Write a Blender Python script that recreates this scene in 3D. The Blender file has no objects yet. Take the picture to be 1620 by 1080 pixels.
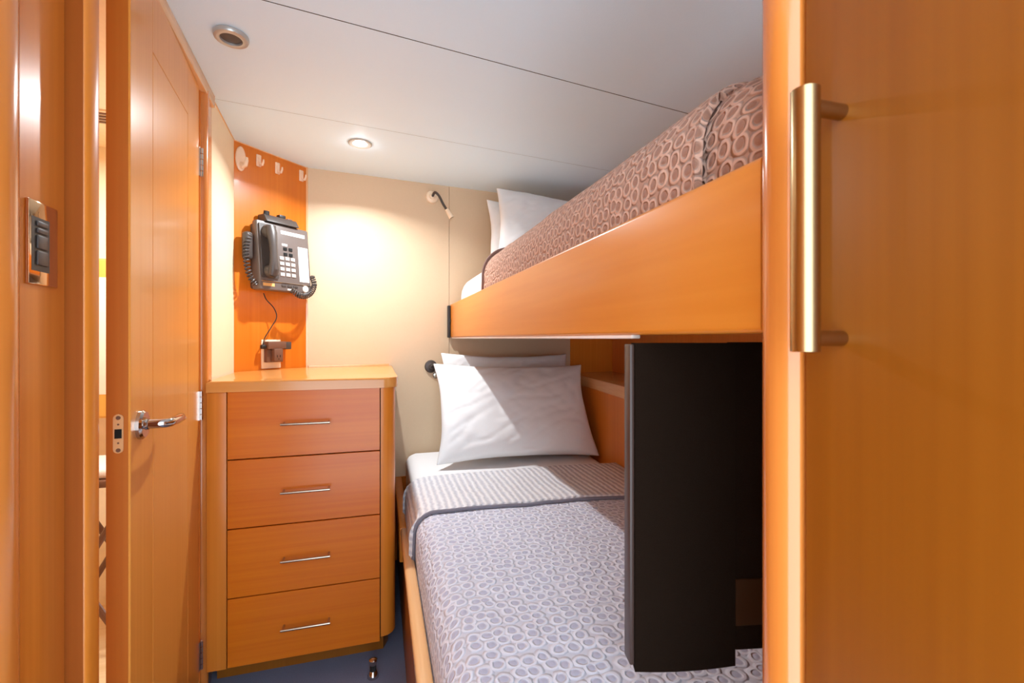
import bpy, bmesh, math, random
from mathutils import Vector, Matrix, noise
random.seed(7)
C = bpy.context.scene.collection
SC = bpy.context.scene
R = math.radians

# ------------------------------------------------------------------ camera, world, lights, exposure
YAW = 16.2
cam_d = bpy.data.cameras.new('camera'); cam = bpy.data.objects.new('camera', cam_d); C.objects.link(cam)
cam.location = (0, 0, 1.15); cam.rotation_euler = (R(90), 0, R(-YAW))
cam_d.sensor_width = 36; cam_d.lens = 16.0; cam_d.shift_y = -5/1620
cam_d.clip_start = 0.02
cam_d.dof.use_dof = True; cam_d.dof.focus_distance = 1.7; cam_d.dof.aperture_fstop = 9.0
SC.camera = cam
SC.view_settings.view_transform = 'Standard'; SC.view_settings.look = 'None'
SC.view_settings.gamma = 1.0; SC.view_settings.exposure = 1.2
SC.view_settings.use_curve_mapping = False
SC.cycles.max_bounces = 16; SC.cycles.diffuse_bounces = 10; SC.cycles.glossy_bounces = 6

w = bpy.data.worlds.new('world'); SC.world = w; w.use_nodes = True
w.node_tree.nodes['Background'].inputs[0].default_value = (0.74, 0.88, 1.0, 1)
w.node_tree.nodes['Background'].inputs[1].default_value = 2.5      # added fill light, let in through the open back behind the camera

ZC = 1.976                                                         # ceiling height
def lamp(name, loc, power, col, size=0.05, spread=180, kind='AREA'):
    d = bpy.data.lights.new(name, kind); o = bpy.data.objects.new(name, d); C.objects.link(o)
    d.energy = power; d.color = col; o.location = loc
    if kind == 'AREA':
        d.shape = 'DISK'; d.size = size; d.spread = R(spread)
    else:
        d.shadow_soft_size = size
    return o
COOL = (0.93, 0.965, 1.0)
DL = (-0.08, 2.03)
lamp('downlight_lamp', (DL[0], DL[1], ZC-0.012), 6.2, COOL, 0.03, 150).rotation_euler = (R(-5), 0, 0)
lamp('downlight_glow', (DL[0], DL[1], ZC-0.02), 0.12, COOL, 0.02, kind='POINT')
lamp('passage_lamp', (-1.15, 1.75, ZC-0.05), 8.0, (1.0, 0.93, 0.8), 0.2)

# ------------------------------------------------------------------ materials
def lin(h):
    h = h.lstrip('#'); v = [int(h[i:i+2], 16)/255 for i in (0, 2, 4)]
    return tuple(x/12.92 if x <= .04045 else ((x+.055)/1.055)**2.4 for x in v) + (1,)
def mat_base(name):
    m = bpy.data.materials.new(name); m.use_nodes = True
    nt = m.node_tree; return m, nt, nt.nodes['Principled BSDF']
def simple(name, col, rough=.5, metal=0, coat=0, noise_amt=.06, nscale=40, spec=.5, bump=0, bscale=300):
    m, nt, b = mat_base(name)
    c = lin(col) if isinstance(col, str) else col
    tc = nt.nodes.new('ShaderNodeTexCoord'); n = nt.nodes.new('ShaderNodeTexNoise')
    n.inputs['Scale'].default_value = nscale; nt.links.new(tc.outputs['Object'], n.inputs['Vector'])
    mx = nt.nodes.new('ShaderNodeMix'); mx.data_type = 'RGBA'
    mx.inputs[6].default_value = tuple(x*(1-noise_amt) for x in c[:3])+(1,)
    mx.inputs[7].default_value = tuple(min(1, x*(1+noise_amt)) for x in c[:3])+(1,)
    nt.links.new(n.outputs['Fac'], mx.inputs[0]); nt.links.new(mx.outputs[2], b.inputs['Base Color'])
    b.inputs['Roughness'].default_value = rough; b.inputs['Metallic'].default_value = metal
    b.inputs['Coat Weight'].default_value = coat; b.inputs['Coat Roughness'].default_value = .1
    b.inputs['Specular IOR Level'].default_value = spec
    if bump:
        n2 = nt.nodes.new('ShaderNodeTexNoise'); n2.inputs['Scale'].default_value = bscale
        nt.links.new(tc.outputs['Object'], n2.inputs['Vector'])
        bp = nt.nodes.new('ShaderNodeBump'); bp.inputs['Strength'].default_value = bump; bp.inputs['Distance'].default_value = .002
        nt.links.new(n2.outputs['Fac'], bp.inputs['Height']); nt.links.new(bp.outputs['Normal'], b.inputs['Normal'])
    return m
def wood(name, c1, c2, axis='z', rough=.32, coat=.12, fine=90):
    m, nt, b = mat_base(name)
    tc = nt.nodes.new('ShaderNodeTexCoord'); mp = nt.nodes.new('ShaderNodeMapping')
    s = {'x': (1.2, fine, fine), 'y': (fine, 1.2, fine), 'z': (fine, fine, 1.2)}[axis]
    mp.inputs['Scale'].default_value = s; nt.links.new(tc.outputs['Object'], mp.inputs['Vector'])
    n = nt.nodes.new('ShaderNodeTexNoise'); n.inputs['Scale'].default_value = 1; n.inputs['Detail'].default_value = 3
    nt.links.new(mp.outputs[0], n.inputs['Vector'])
    mp2 = nt.nodes.new('ShaderNodeMapping'); mp2.inputs['Scale'].default_value = tuple(x/9 for x in s)
    nt.links.new(tc.outputs['Object'], mp2.inputs['Vector'])
    n2 = nt.nodes.new('ShaderNodeTexNoise'); n2.inputs['Scale'].default_value = 1; n2.inputs['Detail'].default_value = 4
    n2.inputs['Distortion'].default_value = .6
    nt.links.new(mp2.outputs[0], n2.inputs['Vector'])
    ad = nt.nodes.new('ShaderNodeMath'); ad.operation = 'ADD'
    nt.links.new(n.outputs['Fac'], ad.inputs[0]); nt.links.new(n2.outputs['Fac'], ad.inputs[1])
    mr = nt.nodes.new('ShaderNodeMapRange'); mr.inputs[1].default_value = .65; mr.inputs[2].default_value = 1.35
    nt.links.new(ad.outputs[0], mr.inputs[0])
    mx = nt.nodes.new('ShaderNodeMix'); mx.data_type = 'RGBA'
    mx.inputs[6].default_value = lin(c1); mx.inputs[7].default_value = lin(c2)
    nt.links.new(mr.outputs[0], mx.inputs[0]); nt.links.new(mx.outputs[2], b.inputs['Base Color'])
    b.inputs['Roughness'].default_value = rough
    b.inputs['Coat Weight'].default_value = coat; b.inputs['Coat Roughness'].default_value = .12
    b.inputs['Specular IOR Level'].default_value = .38
    return m
def quilt_mat(name, light, dark, gap, scale=34, bump=.75):
    m, nt, b = mat_base(name)
    uv = nt.nodes.new('ShaderNodeUVMap')
    nz = nt.nodes.new('ShaderNodeTexNoise'); nz.inputs['Scale'].default_value = 30
    nt.links.new(uv.outputs[0], nz.inputs['Vector'])
    ml = nt.nodes.new('ShaderNodeVectorMath'); ml.operation = 'MULTIPLY_ADD'
    ml.inputs[1].default_value = (.012, .012, 0)
    nt.links.new(nz.outputs['Color'], ml.inputs[0]); nt.links.new(uv.outputs[0], ml.inputs[2])
    vo = nt.nodes.new('ShaderNodeTexVoronoi'); vo.voronoi_dimensions = '2D'
    vo.inputs['Scale'].default_value = scale; vo.inputs['Randomness'].default_value = .45
    nt.links.new(ml.outputs[0], vo.inputs['Vector'])
    cr = nt.nodes.new('ShaderNodeValToRGB'); e = cr.color_ramp.elements
    e[0].position = .21; e[0].color = lin(dark); e[1].position = .62; e[1].color = lin(gap)
    for p, c in ((.31, light), (.48, light)):
        k = e.new(p); k.color = lin(c)
    nt.links.new(vo.outputs['Distance'], cr.inputs[0]); nt.links.new(cr.outputs[0], b.inputs['Base Color'])
    hr = nt.nodes.new('ShaderNodeValToRGB'); e = hr.color_ramp.elements
    e[0].position = .05; e[0].color = (.45, .45, .45, 1); e[1].position = .64; e[1].color = (0, 0, 0, 1)
    for p, c in ((.24, .3), (.36, 1), (.45, .9)):
        k = e.new(p); k.color = (c, c, c, 1)
    hr.color_ramp.interpolation = 'EASE'
    nt.links.new(vo.outputs['Distance'], hr.inputs[0])
    bp = nt.nodes.new('ShaderNodeBump'); bp.inputs['Strength'].default_value = bump; bp.inputs['Distance'].default_value = .006
    nt.links.new(hr.outputs[0], bp.inputs['Height']); nt.links.new(bp.outputs['Normal'], b.inputs['Normal'])
    b.inputs['Roughness'].default_value = .85; b.inputs['Sheen Weight'].default_value = .15
    b.inputs['Specular IOR Level'].default_value = .2
    return m
def rib_mat(name, light, dark, scale=42):
    m, nt, b = mat_base(name)
    uv = nt.nodes.new('ShaderNodeUVMap'); mp = nt.nodes.new('ShaderNodeMapping')
    nt.links.new(uv.outputs[0], mp.inputs['Vector'])
    wv = nt.nodes.new('ShaderNodeTexWave'); wv.inputs['Scale'].default_value = scale/6.283*2
    wv.inputs['Distortion'].default_value = 1.6; wv.inputs['Detail'].default_value = 2; wv.inputs['Detail Scale'].default_value = 3
    nt.links.new(mp.outputs[0], wv.inputs['Vector'])
    vo = nt.nodes.new('ShaderNodeTexVoronoi'); vo.voronoi_dimensions = '2D'; vo.inputs['Scale'].default_value = 70
    nt.links.new(uv.outputs[0], vo.inputs['Vector'])
    ml = nt.nodes.new('ShaderNodeMath'); ml.operation = 'MULTIPLY_ADD'; ml.inputs[1].default_value = .35
    nt.links.new(vo.outputs['Distance'], ml.inputs[0]); nt.links.new(wv.outputs['Fac'], ml.inputs[2])
    mx = nt.nodes.new('ShaderNodeMix'); mx.data_type = 'RGBA'; mx.inputs[6].default_value = lin(dark); mx.inputs[7].default_value = lin(light)
    nt.links.new(ml.outputs[0], mx.inputs[0]); nt.links.new(mx.outputs[2], b.inputs['Base Color'])
    bp = nt.nodes.new('ShaderNodeBump'); bp.inputs['Strength'].default_value = .6; bp.inputs['Distance'].default_value = .004
    nt.links.new(ml.outputs[0], bp.inputs['Height']); nt.links.new(bp.outputs['Normal'], b.inputs['Normal'])
    b.inputs['Roughness'].default_value = .85; b.inputs['Specular IOR Level'].default_value = .2
    return m
def emit(name, col, s):
    m, nt, b = mat_base(name)
    b.inputs['Emission Color'].default_value = lin(col); b.inputs['Emission Strength'].default_value = s
    b.inputs['Base Color'].default_value = lin(col); return m

M = {}
M['wood_v'] = wood('cherry_veneer_vertical', '#cb7420', '#d98430', 'z')
M['wood_h'] = wood('cherry_veneer_across', '#c8620a', '#d57414', 'x')
M['wood_y'] = wood('cherry_veneer_along', '#cc7a22', '#da8c34', 'y', fine=40)
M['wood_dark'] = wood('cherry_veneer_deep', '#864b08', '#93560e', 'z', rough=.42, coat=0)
M['wood_panel'] = wood('cherry_veneer_amber', '#cc6c16', '#d87a24', 'z')
M['wood_pale'] = wood('cherry_solid_pale', '#dca06a', '#e6b07c', 'z', rough=.2, coat=.6)
M['wood_door_lit'] = wood('cherry_veneer_door_lit', '#d98c36', '#e49c48', 'z', rough=.28, coat=.2)  # paler copy, missing light on the door face put in the colour
M['wood_top'] = wood('cherry_top_solid', '#cf8a40', '#da9850', 'x', rough=.22, coat=.4)
M['wood_post'] = wood('cherry_post_gloss', '#c87630', '#d4823a', 'z', rough=.2, coat=.6)
M['wood_jamb_shade'] = wood('cherry_jamb_shaded', '#8f4406', '#9c500c', 'z', rough=.55, coat=0)  # darker copy, shade of the jamb's camera-facing side put in the colour
M['wood_edge_shade'] = wood('cherry_door_edge_shaded', '#b05c10', '#bd681a', 'z', rough=.5, coat=0)  # darker copy for the door edge, its shade put in the colour
M['wood_pale_y'] = wood('cherry_solid_pale_along', '#e0ac74', '#ebbd88', 'y', rough=.25, coat=.5)
M['gap'] = simple('shadow_gap_dark', '#2a1408', .8)
M['ceil'] = simple('ceiling_vinyl', '#daf0fd', .6, noise_amt=.015, nscale=3, bump=.15, bscale=260)
M['ceil_gap'] = simple('ceiling_seam', '#3a3836', .8)
M['beige'] = simple('beige_wall_fabric', '#d3b999', .55, noise_amt=.03, nscale=160, bump=.2, bscale=500)
M['cream'] = simple('cream_wall_panel', '#ecd9b8', .5, noise_amt=.02)
M['carpet'] = simple('navy_carpet', '#7a8098', .95, noise_amt=.35, nscale=420, spec=.1, bump=.9, bscale=600)
M['white'] = simple('white_cotton', '#e6e6e6', .85, noise_amt=.02, nscale=200, spec=.2, bump=.12, bscale=700)
M['chrome'] = simple('polished_chrome', '#c9c4c0', .08, 1, noise_amt=.01)
M['steel'] = simple('brushed_steel', '#b8aa98', .22, 1, noise_amt=.03)
M['nickel'] = simple('satin_bronze', '#b09a72', .26, 1, noise_amt=.03)
M['copper'] = simple('polished_copper_plate', '#d8b48e', .07, 1, noise_amt=.01)
M['plate'] = simple('latch_plate_brass', '#e0b07c', .35, .15)
M['black'] = simple('black_plastic', '#201c1a', .45)
M['blackhole'] = simple('black_recess', '#080706', .9)
M['phone'] = simple('charcoal_phone_plastic', '#655a55', .38)
M['phone_d'] = simple('dark_phone_plastic', '#453d39', .4)
M['key'] = simple('pale_phone_key', '#d9cfc6', .4)
M['paper'] = simple('paper_label', '#efe9e2', .7)
M['amber'] = simple('amber_label', '#d9a765', .6)
M['brownpl'] = simple('brown_outlet_plastic', '#6b4a3a', .4)
M['ivory'] = simple('ivory_plastic', '#efd9bd', .35)
M['hook'] = simple('pale_plastic_hook', '#f0cfb2', .3)
M['tv'] = simple('black_mesh_fabric', '#1e140d', .8, noise_amt=.6, nscale=900, spec=.05, bump=.8, bscale=900)
M['tv_gloss'] = simple('gloss_black_back', '#120e0c', .3, spec=.4)
M['tv_low'] = simple('brown_reflection', '#36200f', .4, spec=.2)
M['tv_edge'] = simple('dark_brown_edge', '#3d2b24', .4)
M['strip'] = simple('pale_plastic_strip', '#f2e6dc', .35)
M['lens'] = emit('downlight_lens_glow', '#fff8ee', 9.0)
M['speaker'] = simple('speaker_grille_grey', '#4e4844', .5, noise_amt=.3, nscale=1400)
M['greyring'] = simple('pale_metal_ring', '#b9b6b0', .3, .5)
M['quilt'] = quilt_mat('ring_quilt_grey', '#d9dce9', '#b2b4c8', '#c7c9d6')
M['rib'] = rib_mat('ribbed_quilt_reverse', '#dcdcde', '#b9bbc4')
M['quilt_up'] = quilt_mat('ring_quilt_warm_shade', '#d3ac97', '#9c7562', '#b08a76', scale=40, bump=1.0)  # taupe copy of the grey quilt, warm bounced shade put in the colour
M['rib_up'] = rib_mat('ribbed_quilt_reverse_warm_shade', '#d9cdc8', '#b3a29c')
M['pipe'] = simple('grey_quilt_binding', '#77747e', .9, noise_amt=.1, nscale=120)
M['pipe_up'] = simple('warm_shade_quilt_binding', '#7c6058', .9, noise_amt=.1, nscale=120)
M['rubber'] = simple('black_rubber', '#202020', .7)
M['passage'] = simple('passage_cream_wall', '#f0e4cc', .6)
M['passage_floor'] = wood('passage_floor_boards', '#d9c199', '#e8d3ad', 'x')
M['passage_wood'] = wood('passage_cabinet_wood', '#d9a04a', '#e3ae58', 'z')
M['glassy'] = simple('pale_frosted_door_inset', '#efe6da', .25)

# ------------------------------------------------------------------ object helpers
def tag(o, label=None, cat=None, group=None, kind=None):
    if label: o['label'] = label
    if cat: o['category'] = cat
    if group: o['group'] = group
    if kind: o['kind'] = kind
    return o
def thing(name, label, cat, loc, rz=0, group=None):
    o = bpy.data.objects.new(name, None); C.objects.link(o); o.empty_display_size = .05
    o.location = loc; o.rotation_euler = (0, 0, rz)
    return tag(o, label, cat, group)
def obj(name, bm, m, parent=None, sharp=32, label=None, loc=None, rz=None):
    bmesh.ops.recalc_face_normals(bm, faces=bm.faces)
    me = bpy.data.meshes.new(name); bm.to_mesh(me); bm.free()
    me.polygons.foreach_set('use_smooth', [True]*len(me.polygons))
    me.set_sharp_from_angle(angle=R(sharp))
    for x in (m if isinstance(m, (list, tuple)) else [m]): me.materials.append(x)
    o = bpy.data.objects.new(name, me); C.objects.link(o)
    if parent: o.parent = parent
    if loc: o.location = loc
    if rz is not None: o.rotation_euler = (0, 0, rz)
    if label: o['label'] = label
    return o
def struct(name, bm, m, parent=None, **k):
    o = obj(name, bm, m, parent, **k)
    if not parent: o['kind'] = 'structure'
    return o
def B(): return bmesh.new()
def box(bm, x0, x1, y0, y1, z0, z1, bev=0, seg=2, mi=0):
    vs = [bm.verts.new(p) for p in ((x0,y0,z0),(x1,y0,z0),(x1,y1,z0),(x0,y1,z0),(x0,y0,z1),(x1,y0,z1),(x1,y1,z1),(x0,y1,z1))]
    fs = [bm.faces.new([vs[i] for i in q]) for q in ((3,2,1,0),(4,5,6,7),(0,1,5,4),(1,2,6,5),(2,3,7,6),(3,0,4,7))]
    for f in fs: f.material_index = mi
    if bev:
        es = list({e for f in fs for e in f.edges})
        bmesh.ops.bevel(bm, geom=es, offset=bev, segments=seg, affect='EDGES', profile=.5)
    return vs
def prism(bm, poly, z0, z1, bev=0, seg=2, mi=0, topbev=0, sidemi=None):
    lo = [bm.verts.new((p[0], p[1], z0)) for p in poly]; hi = [bm.verts.new((p[0], p[1], z1)) for p in poly]
    n = len(poly); fs = [bm.faces.new(lo[::-1]), bm.faces.new(hi)]
    for i in range(n): fs.append(bm.faces.new((lo[i], lo[(i+1) % n], hi[(i+1) % n], hi[i])))
    for k, f in enumerate(fs): f.material_index = sidemi if (sidemi is not None and k > 1) else mi
    if bev or topbev:
        es = list({e for f in fs for e in f.edges}) if bev else [e for e in fs[1].edges]
        bmesh.ops.bevel(bm, geom=es, offset=bev or topbev, segments=seg, affect='EDGES', profile=.5)
def frame_of(d):
    d = d.normalized(); a = Vector((0,0,1)) if abs(d.z) < .9 else Vector((1,0,0))
    x = d.cross(a).normalized(); return x, d.cross(x).normalized()
def tube(bm, pts, r, seg=12, cap=True, closed=False):
    pts = [Vector(p) for p in pts]; n = len(pts); rings = []
    rr = r if isinstance(r, (list, tuple)) else [r]*n
    px = None
    for i, p in enumerate(pts):
        d = (pts[min(i+1, n-1)] - pts[max(i-1, 0)])
        if d.length < 1e-9: d = Vector((0,0,1))
        d.normalize()
        if px is None: x, y = frame_of(d)
        else:
            x = (px - d*px.dot(d))
            x = x.normalized() if x.length > 1e-6 else frame_of(d)[0]
            y = d.cross(x)
        px = x
        rings.append([bm.verts.new(p + (x*math.cos(2*math.pi*k/seg) + y*math.sin(2*math.pi*k/seg))*rr[i]) for k in range(seg)])
    for a, b in zip(rings, rings[1:]):
        for k in range(seg): bm.faces.new((a[k], a[(k+1) % seg], b[(k+1) % seg], b[k]))
    if cap:
        bm.faces.new(rings[0][::-1]); bm.faces.new(rings[-1])
def lathe(bm, prof, origin=(0,0,0), axis=(0,0,1), seg=32):
    """prof = [(radius, height along axis)], closed at both ends when radius is 0"""
    ax = Vector(axis).normalized(); x, y = frame_of(ax); o = Vector(origin); rings = []
    for r, h in prof:
        if r < 1e-6: rings.append([bm.verts.new(o + ax*h)])
        else: rings.append([bm.verts.new(o + ax*h + (x*math.cos(2*math.pi*k/seg) + y*math.sin(2*math.pi*k/seg))*r) for k in range(seg)])
    for a, b in zip(rings, rings[1:]):
        for k in range(seg):
            k2 = (k+1) % seg
            if len(a) == 1 and len(b) == 1: continue
            if len(a) == 1: bm.faces.new((a[0], b[k2], b[k]))
            elif len(b) == 1: bm.faces.new((a[k], a[k2], b[0]))
            else: bm.faces.new((a[k], a[k2], b[k2], b[k]))
def sheet(bm, fn, nu, nv, thick, uvscale=None):
    """closed thick cloth from fn(s,t)->Vector, thickened along its normal; UVs in metres along arc length"""
    P = [[Vector(fn(i/nu, j/nv)) for j in range(nv+1)] for i in range(nu+1)]
    N = [[None]*(nv+1) for _ in range(nu+1)]
    for i in range(nu+1):
        for j in range(nv+1):
            a = P[min(i+1, nu)][j] - P[max(i-1, 0)][j]; b = P[i][min(j+1, nv)] - P[i][max(j-1, 0)]
            n = a.cross(b); N[i][j] = n.normalized() if n.length > 1e-12 else Vector((0,0,1))
    U = [[0]*(nv+1) for _ in range(nu+1)]; V = [[0]*(nv+1) for _ in range(nu+1)]
    for j in range(nv+1):
        for i in range(1, nu+1): U[i][j] = U[i-1][j] + (P[i][j]-P[i-1][j]).length
    for i in range(nu+1):
        for j in range(1, nv+1): V[i][j] = V[i][j-1] + (P[i][j]-P[i][j-1]).length
    uvl = bm.loops.layers.uv.verify()
    top = [[bm.verts.new(P[i][j]) for j in range(nv+1)] for i in range(nu+1)]
    bot = [[bm.verts.new(P[i][j]-N[i][j]*thick) for j in range(nv+1)] for i in range(nu+1)]
    def face(vs, ids):
        f = bm.faces.new(vs)
        for l, (i, j) in zip(f.loops, ids): l[uvl].uv = (U[i][j], V[i][j])
    for i in range(nu):
        for j in range(nv):
            ids = ((i,j),(i+1,j),(i+1,j+1),(i,j+1))
            face([top[a][b] for a, b in ids], ids)
            face([bot[a][b] for a, b in ids[::-1]], ids[::-1])
    def rim(a, b, du, dv):
        f = bm.faces.new((top[a[0]][a[1]], top[b[0]][b[1]], bot[b[0]][b[1]], bot[a[0]][a[1]]))
        for l, (p, k) in zip(f.loops, ((a,0),(b,0),(b,1),(a,1))): l[uvl].uv = (U[p[0]][p[1]]+du*k*thick, V[p[0]][p[1]]+dv*k*thick)
    for i in range(nu):
        for j in (0, nv): rim((i,j), (i+1,j), 0, 1 if j else -1)
    for j in range(nv):
        for i in (0, nu): rim((i,j), (i,j+1), 1 if i else -1, 0)
def nz(x, y, z=0, f=1): return noise.noise(Vector((x*f, y*f, z*f)))
def arc(cx, cy, r, a0, a1, n=8, ry=None):
    return [(cx + r*math.cos(R(a0+(a1-a0)*i/n)), cy + (ry or r)*math.sin(R(a0+(a1-a0)*i/n))) for i in range(n+1)]

# plan of the cabin (metres; x to the right along the far wall, y towards it)
def lw(y): return -0.5125 - 0.0842*(y-1.306)          # left wall
def fw(x): return 2.392 + 0.1147*(x+0.340)            # far wall
def rw(y): return 1.111 + 0.1178*(y-2.558)            # right wall (hull side)
L2 = (-0.583, 2.141); CN = (-0.340, 2.392)
BACK = -0.32  # shell ends open here, kept near the camera to let more fill in

# ------------------------------------------------------------------ room shell
bm = B(); prism(bm, [(-0.52,BACK),(0.95,BACK),(1.5,2.7),(-0.34,2.46),(-0.62,2.17),(-0.62,1.6),(-0.5,0.95)], -.04, 0); struct('floor', bm, M['carpet'])

sx = 0.139                                             # slope of the ceiling seams
def seam(x, c): return c + sx*x
bm = B()
A, Bq = -0.64, 1.7
s1, s2 = 1.2755, 1.871
prism(bm, [(A,BACK),(Bq,BACK),(Bq,seam(Bq,s1)-.0017),(A,seam(A,s1)-.0017)], ZC, ZC+.02, sidemi=1)
prism(bm, [(A,seam(A,s1)+.0017),(Bq,seam(Bq,s1)+.0017),(Bq,seam(Bq,s2)-.0007),(A,seam(A,s2)-.0007)], ZC, ZC+.02, sidemi=1)
prism(bm, [(A,seam(A,s2)+.0007),(Bq,seam(Bq,s2)+.0007),(Bq,2.75),(A,2.55)], ZC, ZC+.02, sidemi=1)
prism(bm, [(A,BACK),(Bq,BACK),(Bq,2.75),(A,2.55)], ZC+.0199, ZC+.04, mi=1)
for c_, h_ in ((s1, .0017), (s2, .0007)):                 # seam ends closed behind the walls
    for x_ in (A, Bq-.02): prism(bm, [(x_,seam(x_,c_)-h_),(x_+.02,seam(x_+.02,c_)-h_),(x_+.02,seam(x_+.02,c_)+h_),(x_,seam(x_,c_)+h_)], ZC, ZC+.0199, mi=1)
struct('ceiling', bm, [M['ceil'], M['ceil_gap']])

SEAM = 0.3622
bm = B()
def fpoly(x0, x1, d0=0, d1=.03): return [(x0, fw(x0)+d0), (x1, fw(x1)+d0), (x1, fw(x1)+d1), (x0, fw(x0)+d1)]
prism(bm, fpoly(CN[0], SEAM-.0008), .43, ZC)
prism(bm, fpoly(SEAM+.0008, 1.111), .43, ZC)
prism(bm, fpoly(1.111, 1.5, .001), 1.16, ZC)
prism(bm, fpoly(CN[0]-.02, 1.5, .031, .05), 0, ZC, mi=1)
struct('wall_far', bm, [M['beige'], M['gap']])
bm = B(); prism(bm, fpoly(CN[0], 1.111, -.004, .03), 0, .43); struct('trim_1', bm, M['wood_v'])
bm = B(); prism(bm, fpoly(CN[0]-.002, CN[0]+.006, -.004, .01), 0.99, ZC); struct('trim_2', bm, M['wood_pale'])
bm = B()                                               # slanting corner panel that carries the phone
nx, ny = .251/.349, -.243/.349
prism(bm, [L2, CN, (CN[0]-.03*nx, CN[1]-.03*ny), (L2[0]-.03*nx, L2[1]-.03*ny)], 0, ZC)
struct('wall_corner', bm, M['wood_panel'])
bm = B(); prism(bm, [(L2[0]+.002*nx, L2[1]+.002*ny), (CN[0]+.002*nx, CN[1]+.002*ny), CN, L2], ZC-.004, ZC); struct('trim_3', bm, M['wood_pale'])
bm = B(); prism(bm, [(lw(1.76),1.76),(lw(2.141),2.141),(lw(2.141)-.03,2.15),(lw(1.76)-.03,1.76)], 0, ZC); struct('wall_left', bm, M['cream'])
# hull side: lower board, alcove above the shelf
bm = B()
prism(bm, [(rw(.3),.3),(rw(2.558),2.558),(rw(2.558)+.03,2.558),(rw(.3)+.03,.3)], 0, .888)
prism(bm, [(rw(.3)+.30,.3),(rw(2.62)+.30,2.62),(rw(2.62)+.33,2.62),(rw(.3)+.33,.3)], .8, ZC)
struct('wall_right', bm, M['wood_v'])
bm = B(); prism(bm, fpoly(1.111, 1.46, -.003, .03), .90, 1.16); struct('wall_alcove', bm, M['wood_v'])
# near left wall with the switch, jamb posts, header
bm = B(); prism(bm, [(lw(.60)+.002,.60),(lw(.885)+.0,.885),(lw(.885)-.03,.885),(lw(.6)-.03,.60)], 0, ZC); struct('wall_entry', bm, M['wood_v'])
bm = B(); prism(bm, [(-.5,BACK),(-.462,BACK),(-.462,.70),(-.5,.70)], 0, ZC); struct('wall_near', bm, M['wood_v'])
bm = B(); prism(bm, arc(-.487,.728,.042,-90,90,14)+[(-.50,.77),(-.50,.686)], 0, ZC); struct('trim_4', bm, M['wood_post'])
bm = B(); prism(bm, [(-.51,.886),(-.4535,.886),(-.4535,.918),(-.475,.955),(-.487,.985),(-.53,.985)], 0, ZC); struct('trim_5', bm, M['wood_jamb_shade'])
bm = B(); prism(bm, [(-.4534,.8862)]+arc(-.4534,.905,.0072,-80,80,10,ry=.0187)+[(-.4534,.9238)], 0, ZC); struct('trim_9', bm, M['wood_v'])
bm = B(); prism(bm, [(-.60,1.650),(-.546,1.658)]+arc(-.549,1.683,.018,-80,20,6)+[(lw(1.765)+.004,1.765),(-.60,1.765)], 0, ZC-.03); struct('trim_6', bm, M['wood_post'])
bm = B(); prism(bm, [(lw(.93)+.012,.93),(lw(1.775)+.012,1.775),(lw(1.775)-.06,1.775),(lw(.93)-.06,.93)], 1.935, ZC, bev=.002); struct('trim_7', bm, M['wood_pale_y'])
bm = B(); prism(bm, [(lw(1.775)-.001,1.775),(lw(2.139)-.001,2.139),(lw(2.139)+.003,2.139),(lw(1.775)+.003,1.775)], ZC-.004, ZC-.0005); struct('trim_8', bm, M['wood_pale_y'])

# passage beyond the door
bm = B(); prism(bm, [(-2.2,.3),(-.60,.3),(-.60,2.5),(-2.2,2.5)], -.04, 0); struct('floor_passage', bm, M['passage_floor'])
bm = B(); prism(bm, [(-2.2,.3),(-.62,.3),(-.62,2.5),(-2.2,2.5)], ZC, ZC+.04); struct('ceiling_passage', bm, M['passage'])
bm = B(); prism(bm, [(-2.2,2.38),(-.63,2.38),(-.63,2.42),(-2.2,2.42)], 0, ZC); struct('wall_passage', bm, M['passage'])
bm = B(); prism(bm, [(-2.24,.3),(-2.2,.3),(-2.2,2.42),(-2.24,2.42)], 0, ZC); struct('wall_passage_side', bm, M['passage'])

bm = B(); prism(bm, [(-2.2,.3),(-.51,.3),(-.51,.34),(-2.2,.34)], 0, ZC); struct('wall_passage_light_block', bm, M['passage'])  # unseen wall added to keep outside light off the door edge

# ------------------------------------------------------------------ door
H = (-.540, 1.632); LA = (-.468, 1.063)
ang = math.atan2(LA[1]-H[1], LA[0]-H[0]); W = math.dist(H, LA)
T = .038
bm = B(); z0, z1, g = .012, 1.93, .0012
xa, xb, zt, zb = .137, .440, 1.786, .14                # grooves, measured from the hinge
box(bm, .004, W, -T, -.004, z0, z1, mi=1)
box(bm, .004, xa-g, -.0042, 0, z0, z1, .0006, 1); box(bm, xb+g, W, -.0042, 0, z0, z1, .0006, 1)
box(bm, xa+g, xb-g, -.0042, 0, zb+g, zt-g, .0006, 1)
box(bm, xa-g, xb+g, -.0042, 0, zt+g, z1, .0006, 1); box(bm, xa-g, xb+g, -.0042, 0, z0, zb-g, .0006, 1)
door = struct('door_1', bm, [M['wood_door_lit'], M['wood_edge_shade']], loc=(H[0], H[1], 0), rz=ang)
hx, hz = W-.052, .972
bm = B()
lathe(bm, [(0,0),(.030,0),(.030,.006),(.026,.010),(.012,.011),(.0105,.014)], (hx, 0, hz), (0,1,0))
path = [(hx,.008,hz),(hx,.030,hz)] + [(hx-.016+.016*math.cos(a), .034+.016*math.sin(a), hz) for a in (R(x) for x in range(0, 91, 18))]
path += [(hx-.05,.051,hz),(hx-.085,.050,hz-.001),(hx-.108,.046,hz-.006),(hx-.122,.037,hz-.012),(hx-.127,.024,hz-.016)]
tube(bm, path, [.0095]*len(path), 16)
obj('door_handle', bm, M['chrome'], door, label='polished chrome lever handle')
bm = B(); pl = arc(0, .965+.038-.008, .008, 0, 180, 8); pl = [(x, z) for x, z in pl] + [(x, z) for x, z in arc(0, .965-.038+.008, .008, 180, 360, 8)]
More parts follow.
